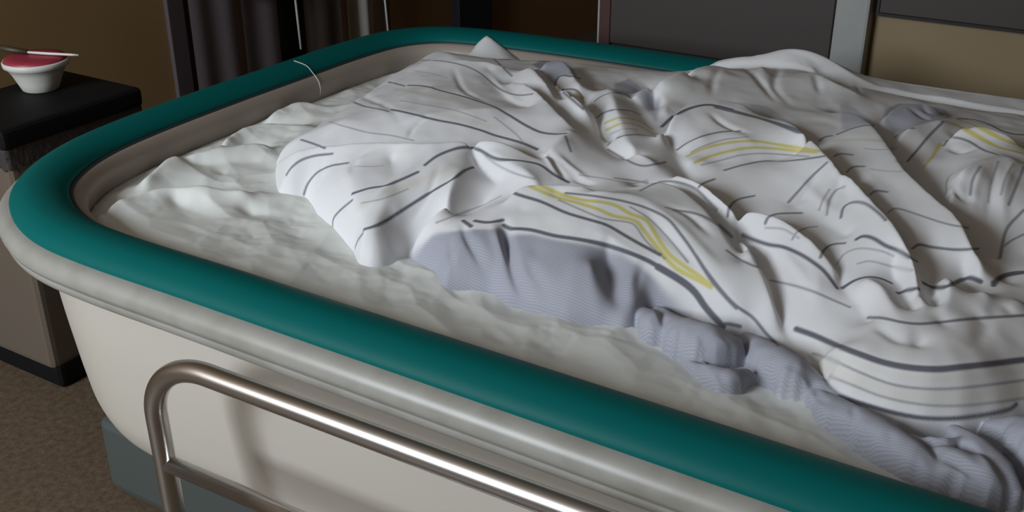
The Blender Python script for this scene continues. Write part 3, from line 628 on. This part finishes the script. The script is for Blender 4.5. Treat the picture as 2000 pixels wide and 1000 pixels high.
GREY = [
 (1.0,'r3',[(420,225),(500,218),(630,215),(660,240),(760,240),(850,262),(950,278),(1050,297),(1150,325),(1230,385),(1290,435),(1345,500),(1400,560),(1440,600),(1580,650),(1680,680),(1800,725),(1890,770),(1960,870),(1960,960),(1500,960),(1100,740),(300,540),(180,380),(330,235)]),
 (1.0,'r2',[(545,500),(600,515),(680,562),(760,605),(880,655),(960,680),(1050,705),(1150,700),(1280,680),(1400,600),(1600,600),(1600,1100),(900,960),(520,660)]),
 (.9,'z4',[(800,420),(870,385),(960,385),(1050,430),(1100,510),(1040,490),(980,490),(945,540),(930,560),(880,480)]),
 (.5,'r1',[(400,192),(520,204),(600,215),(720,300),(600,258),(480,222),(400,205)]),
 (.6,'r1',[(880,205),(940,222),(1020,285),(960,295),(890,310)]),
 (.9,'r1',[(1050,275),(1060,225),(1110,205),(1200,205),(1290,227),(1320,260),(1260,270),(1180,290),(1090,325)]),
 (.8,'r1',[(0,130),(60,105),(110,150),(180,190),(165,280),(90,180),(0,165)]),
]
# working mesh: columns 1.8 mm apart, points of a column spaced evenly along the slope
mx_ = np.arange(GX0 + 0.002, GX1 - 0.002, 0.0018); NU = len(mx_); NV = 1200
fy = np.arange(GY0 + 0.002, GY1 - 0.002, 0.00125)
MX = np.repeat(mx_[:, None], NV, 1); MY = np.zeros((NU, NV))
HF = bil(DUV, np.repeat(mx_[:, None], len(fy), 1).ravel(), np.tile(fy, NU)).reshape(NU, len(fy))
S_ = np.sqrt(1 + (1.1 * np.gradient(HF, 0.00125, axis=1)) ** 2)
for _ in range(2):
    P_ = np.pad(S_, [(48, 48), (0, 0)], mode='edge'); S_ = np.mean([P_[i:i + NU] for i in range(0, 97, 4)], axis=0)
S_ = np.cumsum(S_, axis=1)
for i in range(NU): MY[i] = np.interp(np.linspace(S_[i, 0], S_[i, -1], NV), S_[i], fy)
MZ = bil(DUV, MX.ravel(), MY.ravel()).reshape(NU, NV); MSD = bil(SD, MX.ravel(), MY.ravel()).reshape(NU, NV)
CH = {k: np.zeros((NU, NV)) for k in 'DYB'}; CHG = np.zeros_like(DUV)
def paint(Z, ch, wmm, st, fr, pts):
    g = hit(curve_px(fr, pts, 2.0), Z)
    if len(g) < 2: return
    # split where the sight line jumps from one fold to the next
    cuts = np.nonzero(np.linalg.norm(np.diff(g, axis=0), axis=1) > 0.03)[0] + 1
    if ch == 'T': st = min(1.0, st + 0.05)
    A = CH['D' if ch == 'T' else ch]; w = wmm * (0.00066 if ch in 'DT' else 0.0005); w = max(w, 0.0011); soft = 0.0016 if ch in 'DT' else (0.0018 if ch == 'Y' else 0.008)
    rad = w + 2 * soft + 0.003
    for seg in np.split(g, cuts):
        if len(seg) < 2: continue
        if len(seg) > 8:
            P_ = np.pad(seg, [(3, 3), (0, 0)], mode='reflect', reflect_type='odd'); seg = np.mean([P_[i:i + len(seg)] for i in range(7)], axis=0)
        seg = dense(seg, 0.0011)
        for c in range(0, len(seg), 6):
            sg = seg[c:c + 7]; lo = sg.min(0) - rad; hi = sg.max(0) + rad
            i0 = max(0, int((lo[0] - mx_[0]) / 0.0018)); i1 = min(NU, int((hi[0] - mx_[0]) / 0.0018) + 2)
            if i0 >= i1: continue
            im = min(NU - 1, (i0 + i1) // 2)
            j0 = int(np.searchsorted(MY[i0:i1].max(0), lo[1])); j1 = int(np.searchsorted(MY[i0:i1].min(0), hi[1])) + 1
            if j0 >= j1: continue
            bx_ = MX[i0:i1, j0:j1]; by_ = MY[i0:i1, j0:j1]; bz_ = MZ[i0:i1, j0:j1]
            d2 = np.full(bx_.shape, 1.0)
            for x, y, z in sg: d2 = np.minimum(d2, (bx_ - x) ** 2 + (by_ - y) ** 2 + (bz_ - z) ** 2)
            A[i0:i1, j0:j1] = np.maximum(A[i0:i1, j0:j1], st * np.clip((w + soft - np.sqrt(d2)) / (2 * soft), 0, 1))
for st in STRIPES: paint(DUV, *st)
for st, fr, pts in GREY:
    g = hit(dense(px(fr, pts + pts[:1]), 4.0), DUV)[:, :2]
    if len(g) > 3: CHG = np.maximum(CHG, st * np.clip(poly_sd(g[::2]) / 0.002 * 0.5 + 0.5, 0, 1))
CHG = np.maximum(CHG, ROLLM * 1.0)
dz = np.diff(DUV, axis=1, prepend=DUV[:, :1]); RIB = np.cumsum(np.sqrt(dz ** 2 + ST_ ** 2), axis=1)
RIB = blur(RIB, 0.004)
up = lambda A: bil(A, MX.ravel(), MY.ravel()).reshape(NU, NV)
ATTR = {'dark': CH['D'], 'yellow': CH['Y'], 'beige': CH['B'], 'grey': up(blur(CHG, 0.0025)), 'rib': up(RIB)}
def duvet_mat():
    m = mat('striped_cotton', (0.78, 0.78, 0.80), 0.88, spec=0.25, bump=(420, 0.12, 0.0008)); nt = m.node_tree; b = nt.nodes['Principled BSDF']
    def at(n):
        a = nt.nodes.new('ShaderNodeAttribute'); a.attribute_name = n; return a.outputs['Fac']
    def mix(fac, a, bcol):
        x = nt.nodes.new('ShaderNodeMix'); x.data_type = 'RGBA'; nt.links.new(fac, x.inputs[0])
        if isinstance(a, tuple): x.inputs[6].default_value = (*a, 1)
        else: nt.links.new(a, x.inputs[6])
        if isinstance(bcol, tuple): x.inputs[7].default_value = (*bcol, 1)
        else: nt.links.new(bcol, x.inputs[7])
        return x.outputs[2]
    s = nt.nodes.new('ShaderNodeMath'); s.operation = 'MULTIPLY'; s.inputs[1].default_value = 2 * math.pi / 0.0046; nt.links.new(at('rib'), s.inputs[0])
    w = nt.nodes.new('ShaderNodeMath'); w.operation = 'SINE'; nt.links.new(s.outputs[0], w.inputs[0])
    r = nt.nodes.new('ShaderNodeMapRange'); r.inputs[1].default_value = -0.5; r.inputs[2].default_value = 0.5; nt.links.new(w.outputs[0], r.inputs[0])
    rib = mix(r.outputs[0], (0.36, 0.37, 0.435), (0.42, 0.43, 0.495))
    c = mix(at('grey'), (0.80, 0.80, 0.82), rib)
    c = mix(at('beige'), c, (0.70, 0.66, 0.58)); c = mix(at('yellow'), c, (0.66, 0.60, 0.22)); c = mix(at('dark'), c, (0.15, 0.15, 0.18))
    nt.links.new(c, b.inputs['Base Color']); return m
duvet = link('duvet', grid_mesh('duvet', MX, MY, MZ, MSD > -0.004, ATTR), duvet_mat())
tag(duvet, 'rumpled white duvet with grey and yellow stripes heaped on the bed', 'duvet')
#@END CLOTH

# the corner of the duvet that stands up against the back rim
def at_y(p, y):
    r = rays(p); t = (y - CAM[1]) / r[:, 1]; return CAM + r * t[:, None]
cn = {'tip': (950, 67, 1.525), 'l': (898, 116, 1.47), 'm': (947, 118, 1.43), 'r': (996, 118, 1.45), 'mt': (945, 88, 1.49), 'lr': (925, 89, 1.50), 'rr': (972, 90, 1.50)}
cp = {k: at_y(np.array([v[:2]], float), v[2])[0] for k, v in cn.items()}
bk = lambda k: cp[k] + np.array([0.02, 0.05, -0.015])
V = [cp[k] for k in ('tip', 'l', 'm', 'r', 'mt', 'lr', 'rr')] + [bk('l'), bk('r'), cp['tip'] + np.array([0.004, 0.012, -0.004])]
Fc = [(0, 5, 4), (5, 1, 2), (5, 2, 4), (0, 4, 6), (4, 2, 3), (4, 3, 6), (0, 9, 7, 1, 5), (0, 6, 3, 8, 9), (9, 8, 7)]
me = pmesh('corner_fold', V, Fc); bm = bmesh.new(); bm.from_mesh(me)
bmesh.ops.triangulate(bm, faces=bm.faces); bmesh.ops.subdivide_edges(bm, edges=bm.edges, cuts=2, use_grid_fill=True); bmesh.ops.recalc_face_normals(bm, faces=bm.faces)
for _ in range(2): bmesh.ops.smooth_vert(bm, verts=bm.verts, factor=0.3, use_axis_x=True, use_axis_y=True, use_axis_z=True)
bm.to_mesh(me); bm.free(); me.polygons.foreach_set('use_smooth', [True] * len(me.polygons))
link('corner_fold', me, mat('white_cotton', (0.78, 0.78, 0.80), 0.88, spec=0.25, bump=(420, 0.12, 0.0008)), duvet)
#@SHEET
# ------------------------------------------------------------------ crinkled underlay sheet over the mattress
SH0 = 0.6475 + 0 * XX
q = np.c_[XX.ravel(), YY.ravel()]
INB = poly_sd((OUT + NRM * 0.124)[::3])          # distance inside the padded rim
SH = SH0 + 0.004
SFOLDS = [
 ('S', 3.6, [(190,410),(240,388),(300,371),(350,367),(420,367),(480,372)], 0.6, .05),
 ('S', 3.8, [(283,347),(320,317),(350,307),(400,299),(440,292),(480,284),(520,280)], 0.8, .06),
 ('S', 3.4, [(428,290),(450,264),(490,247),(530,242),(590,246)], 0.7, .06),
 ('S', 3.2, [(528,222),(565,206),(600,203),(640,208),(690,206)], 0.8, .07),
 ('R', 1.6, [(200,425),(300,440),(420,480),(560,540)], 0, 0),
 ('R', 1.2, [(340,400),(420,430),(500,440),(600,500)], 0, 0),
 ('R', 0.4, [(480,420),(560,440),(640,500)], 0, 0),
 ('R', 1.6, [(360,330),(430,325),(500,320)], 0, 0),
 ('R', 0.8, [(700,590),(850,640),(1050,700),(1300,780),(1500,850)], 0, 0),
 ('R', 0.3, [(640,620),(900,710),(1200,800),(1500,890)], 0, 0),
]
SDk = SD; SD = np.where(INB > 0.0, 1.0, -1.0) * 1.0
scons = []
for k, d, pts, bd, off in SFOLDS:
    g = hit(curve_px('p', pts), SH0, d * 0.013)[:, :2]
    scons.append((g, d * 0.013))
    if k == 'S':
        v = g - CAM[:2]; v /= np.linalg.norm(v, axis=1)[:, None]; scons.append((g + v * off, bd * 0.01))
D = blur(solve(scons), 0.006); SD = SDk
def ridged(X, Y, sc, seed):
    return 1 - np.abs(vnoise(X, Y, sc, seed)) * 2
def crumple(X, Y, sc, seed):
    """flat facets with sharp creases: distance to random planes"""
    rs = np.random.RandomState(seed); A = np.full(X.shape, -9.0); 
    wx = X + 0.25 * sc * vnoise(X, Y, sc * 1.3, seed + 1); wy = Y + 0.25 * sc * vnoise(X, Y, sc * 1.1, seed + 2)
    cx = np.floor(wx / sc).astype(int); cy = np.floor(wy / sc).astype(int); T = rs.rand(64, 64, 4)
    for i in (-1, 0, 1):
        for j in (-1, 0, 1):
            t = T[(cx + i) % 64, (cy + j) % 64]
            dx = wx / sc - (cx + i + t[..., 0]); dy = wy / sc - (cy + j + t[..., 1])
            A = np.maximum(A, -np.sqrt(dx * dx + dy * dy) + 0.5 * (t[..., 2] - 0.5) * dx + 0.3 * (t[..., 3] - 0.5))
    return A
wr = -0.012 * crumple(XX + 0.5 * YY, 1.4 * YY, 0.13, 11) - 0.0055 * crumple(XX + 0.4 * YY, YY - 0.3 * XX, 0.055, 21) * (0.55 + 0.45 * vnoise(XX, YY, 0.12, 31)) + 0.002 * crumple(XX, YY, 0.026, 41) * ramp(vnoise(XX, YY, 0.09, 33), 0.0, 0.5)
wr = blur(wr, 0.0013) - 0.006
SH = SH0 + 0.005 + D + wr * ramp(INB, 0.0, 0.03)
SH = np.where(SD > 0.01, np.minimum(SH, DUV - 0.006), SH)
SH = np.maximum(SH, 0.6465)
sub = (slice(None), slice(None))
sheet = link('underlay_sheet', grid_mesh('underlay_sheet', XX[sub], YY[sub], SH[sub], ((INB > 0.004) & (SD < 0.06))[sub]), M['sheet'])
tag(sheet, 'crinkled off-white underlay sheet spread over the mattress under the duvet', 'sheet')

#@PROPS
# ------------------------------------------------------------------ bin with a bowl on it, left of the bed
tb = empty('trash_bin', (-0.36, 0.57, 0)); tag(tb, 'brown-grey waste bin with black lid and black foot beside the bed', 'bin')
def local(o, root):
    o.parent = root; o.matrix_parent_inverse = root.matrix_world.inverted(); return o
def frustum(bm, x0, x1, y0, y1, z0, z1, tx, ty, bev):
    r = bmesh.ops.create_cube(bm, size=1.0)
    for v in r['verts']:
        top = v.co.z > 0; sx = 1 if top else tx; sy = 1 if top else ty
        v.co = Vector(((x0 + x1) / 2 + v.co.x * (x1 - x0) * sx, (y0 + y1) / 2 + v.co.y * (y1 - y0) * sy, z1 if top else z0))
    bmesh.ops.bevel(bm, geom=[e for e in bm.edges], offset=bev, segments=3, affect='EDGES', profile=0.6)
bm = bmesh.new(); frustum(bm, -0.495, -0.215, 0.365, 0.752, 0.06, 0.66, 0.93, 0.95, 0.02); local(bmobj('body', bm, M['binbody']), tb)
bm = bmesh.new(); frustum(bm, -0.49, -0.222, 0.385, 0.765, 0.0, 0.075, 0.99, 0.99, 0.018); local(bmobj('foot', bm, M['black']), tb)
bm = bmesh.new(); frustum(bm, -0.51, -0.205, 0.355, 0.762, 0.655, 0.705, 1.0, 1.0, 0.016); local(bmobj('lid', bm, M['black']), tb)
# rim of the bag that shows below the lid
V = []; Fc = []; nb = 120
for k in range(nb):
    u = k / nb * 4; sidx = int(u); t = u - sidx
    c = [(-0.212, 0.362), (-0.212, 0.755), (-0.498, 0.755), (-0.498, 0.362)]; a = c[sidx]; b = c[(sidx + 1) % 4]
    x = a[0] + (b[0] - a[0]) * t; y = a[1] + (b[1] - a[1]) * t; ox = (x + 0.355) * 0.03; oy = (y - 0.57) * 0.03
    for zz in range(5):
        j = random.uniform(-0.3, 1) * 0.35; V.append((x + ox * j, y + oy * j, 0.665 - zz * 0.012 - (random.uniform(0, 0.02) if zz == 4 else 0)))
for k in range(nb):
    for zz in range(4):
        a = k * 5 + zz; b = ((k + 1) % nb) * 5 + zz; Fc.append((a, b, b + 1, a + 1))
local(link('bag_rim', pmesh('bag_rim', V, Fc), M['bag']), tb)
bx, by, bz = -0.405, 0.615, 0.7055
bw = empty('bowl', (bx, by, bz)); tag(bw, 'small white bowl with a pink lid standing on the black bin lid', 'bowl')
prof = [(0.0, 0.002), (0.040, 0.0), (0.044, 0.003), (0.052, 0.022), (0.062, 0.045), (0.071, 0.060), (0.0785, 0.064), (0.0795, 0.074), (0.077, 0.078), (0.073, 0.074), (0.066, 0.062), (0.0, 0.055)]
link('bowl_shell', lathe_mesh('bowl_shell', prof, 48), M['bowl'], bw)
link('pink_lid', lathe_mesh('pink_lid', [(0.0745, 0.070), (0.0745, 0.079), (0.070, 0.0835), (0.05, 0.0855), (0.0, 0.0865)], 48), M['pink'], bw)
spn = empty('spoon', (bx, by, bz + 0.0875)); tag(spn, 'dark handled spoon lying across the pink bowl lid', 'spoon')
rr = lambda dx, dy, dz=0: (dx, dy, dz)
link('handle', tube_mesh('handle', [(-0.115, -0.035, 0.014), (-0.07, -0.02, 0.008), (-0.02, -0.005, 0.005)], [0.007, 0.0085, 0.006], 12), M['olive'], spn)
link('blade', tube_mesh('blade', [(-0.025, -0.006, 0.0045), (0.03, 0.018, 0.003), (0.085, 0.04, 0.003), (0.105, 0.048, 0.003)], [0.003, 0.0035, 0.003, 0.002], 10), M['whiteplastic'], spn)

# ------------------------------------------------------------------ wall behind the bed
d1 = empty('door_1', (0.8, BY, 0)); d1['kind'] = 'structure'
for nm, dm, m in (('leaf', (0.475, 1.165, BY - 0.01, BY + 0.03, 0.63, 2.1), M['panel_dark']), ('edge_strip', (0.437, 0.475, BY - 0.012, BY + 0.035, 0.0, 2.1), M['redwood']),
                  ('pale_strip', (0.427, 0.436, BY - 0.005, BY + 0.03, 0.0, 2.1), M['steel_post']),
                  ('kick_panel', (0.475, 1.165, BY - 0.005, BY + 0.03, 0.0, 0.612), M['panel_dark']), ('rail_gap', (0.475, 1.165, BY + 0.0, BY + 0.03, 0.612, 0.63), M['panel_line'])):
    local(boxobj(nm, dm, m, None, 0.002, 1), d1)
struct('trim_1', (1.172, 1.265, BY - 0.03, BY + 0.06, 0.0, ZC), M['steel_post'], bev=0.008)
struct('trim_2', (1.163, 1.173, BY - 0.006, BY + 0.06, 0.0, ZC), M['panel_line'])
struct('wall_lintel', (0.43, 1.2, BY + 0.0, BY + 0.12, 2.1, ZC), M['wall_tan'])
wp = empty('wall_panel', (2.0, BY, 0.82)); tag(wp, 'dark grey board on the tan wall right of the steel post', 'wall panel')
local(boxobj('board', (1.283, 3.2, BY + 0.0, BY + 0.02, 0.822, 1.7), M['panel_dark'], None, 0.002, 1), wp)
for nm, dm in (('edge', (1.276, 3.2, BY - 0.002, BY + 0.02, 0.814, 0.822)), ('edge', (1.276, 1.283, BY - 0.002, BY + 0.02, 0.822, 1.7))):
    local(boxobj(nm, dm, M['panel_line']), wp)

# ------------------------------------------------------------------ things along the left wall, far side
def curtain(name, y0, y1, x, amp, waves, m, z0=0.03, z1=2.3, seed=1, lean=0.0):
    rs = random.Random(seed); V = []; Fc = []; n = 60; mz = 14
    ph = rs.uniform(0, 6)
    for i in range(n + 1):
        for j in range(mz + 1):
            t = i / n; h = j / mz; y = y0 + (y1 - y0) * t + lean * (1 - h)
            V.append((x + amp * math.sin(ph + waves * 2 * math.pi * (t + 0.04 * math.sin(5 * h))) * (1.0 - 0.3 * h), y, z0 + (z1 - z0) * h))
    for i in range(n):
        for j in range(mz):
            a = i * (mz + 1) + j; Fc.append((a, a + mz + 1, a + mz + 2, a + 1))
    o = link(name, pmesh(name, V, Fc), m); return o
XF = LX - 0.02
struct('trim_3', (LX - 0.05, LX + 0.015, 1.385, 1.455, 0, 2.2), mat('dark_plum_frame', (0.10, 0.075, 0.085), 0.6), bev=0.004)
c1 = curtain('curtain', 1.46, 1.66, XF + 0.05, 0.004, 1.5, M['curtain'], seed=2); tag(c1, 'dark grey-purple curtain hanging next to the ochre wall', 'curtain')
c2 = curtain('curtain', 1.685, 1.86, XF + 0.055, 0.004, 1.2, M['curtain'], seed=4); tag(c2, 'grey curtain panel between the narrow dark slit and the hanging cord', 'curtain')
struct('trim_4', (LX - 0.02, LX + 0.075, 1.655, 1.87, 0.705, 0.725), M['steel_post'])
c3 = curtain('curtain', 2.01, 2.22, XF + 0.05, 0.006, 1.2, mat('brown_grey_curtain', (0.13, 0.105, 0.09), 0.9), seed=5); tag(c3, 'brown-grey curtain left of the pale cloth strips', 'curtain')
c4 = curtain('hanging_cloth', 2.215, 2.40, XF + 0.07, 0.013, 1.5, M['palecloth'], z0=0.2, seed=8); tag(c4, 'pale cloth hanging in folds behind the left end of the bed', 'cloth')
c5 = curtain('curtain', 2.45, 2.53, XF + 0.05, 0.01, 1, mat('taupe_curtain', (0.18, 0.14, 0.11), 0.9), seed=6); tag(c5, 'narrow taupe curtain right of the second cord', 'curtain')
struct('dark_gap_slab', (LX - 0.05, LX + 0.0, 1.86, 2.02, 0, 2.2), M['panel_line'])  # black slab stands in for the shaded depth of the gap between the curtains
struct('trim_6', (LX - 0.05, LX + 0.02, 3.04, 3.31, 0, 2.2), M['navy'])
k1 = link('cord', tube_mesh('cord', [(LX + 0.05, 1.90, 1.6), (LX + 0.05, 1.93, 0.9), (LX + 0.05, 1.945, 0.62), (LX + 0.05, 1.952, 0.45)], 0.0045, 8), M['cord']); tag(k1, 'pale cord hanging in front of the black gap behind the bed', 'cord')
k2 = link('cord', tube_mesh('cord', [(LX + 0.06, 2.40, 1.6), (LX + 0.06, 2.43, 0.8), (LX + 0.06, 2.455, 0.5), (LX + 0.06, 2.47, 0.3)], 0.0045, 8), M['cord']); tag(k2, 'thin pale cord hanging right of the pale cloth strips', 'cord')
#@END PROPS
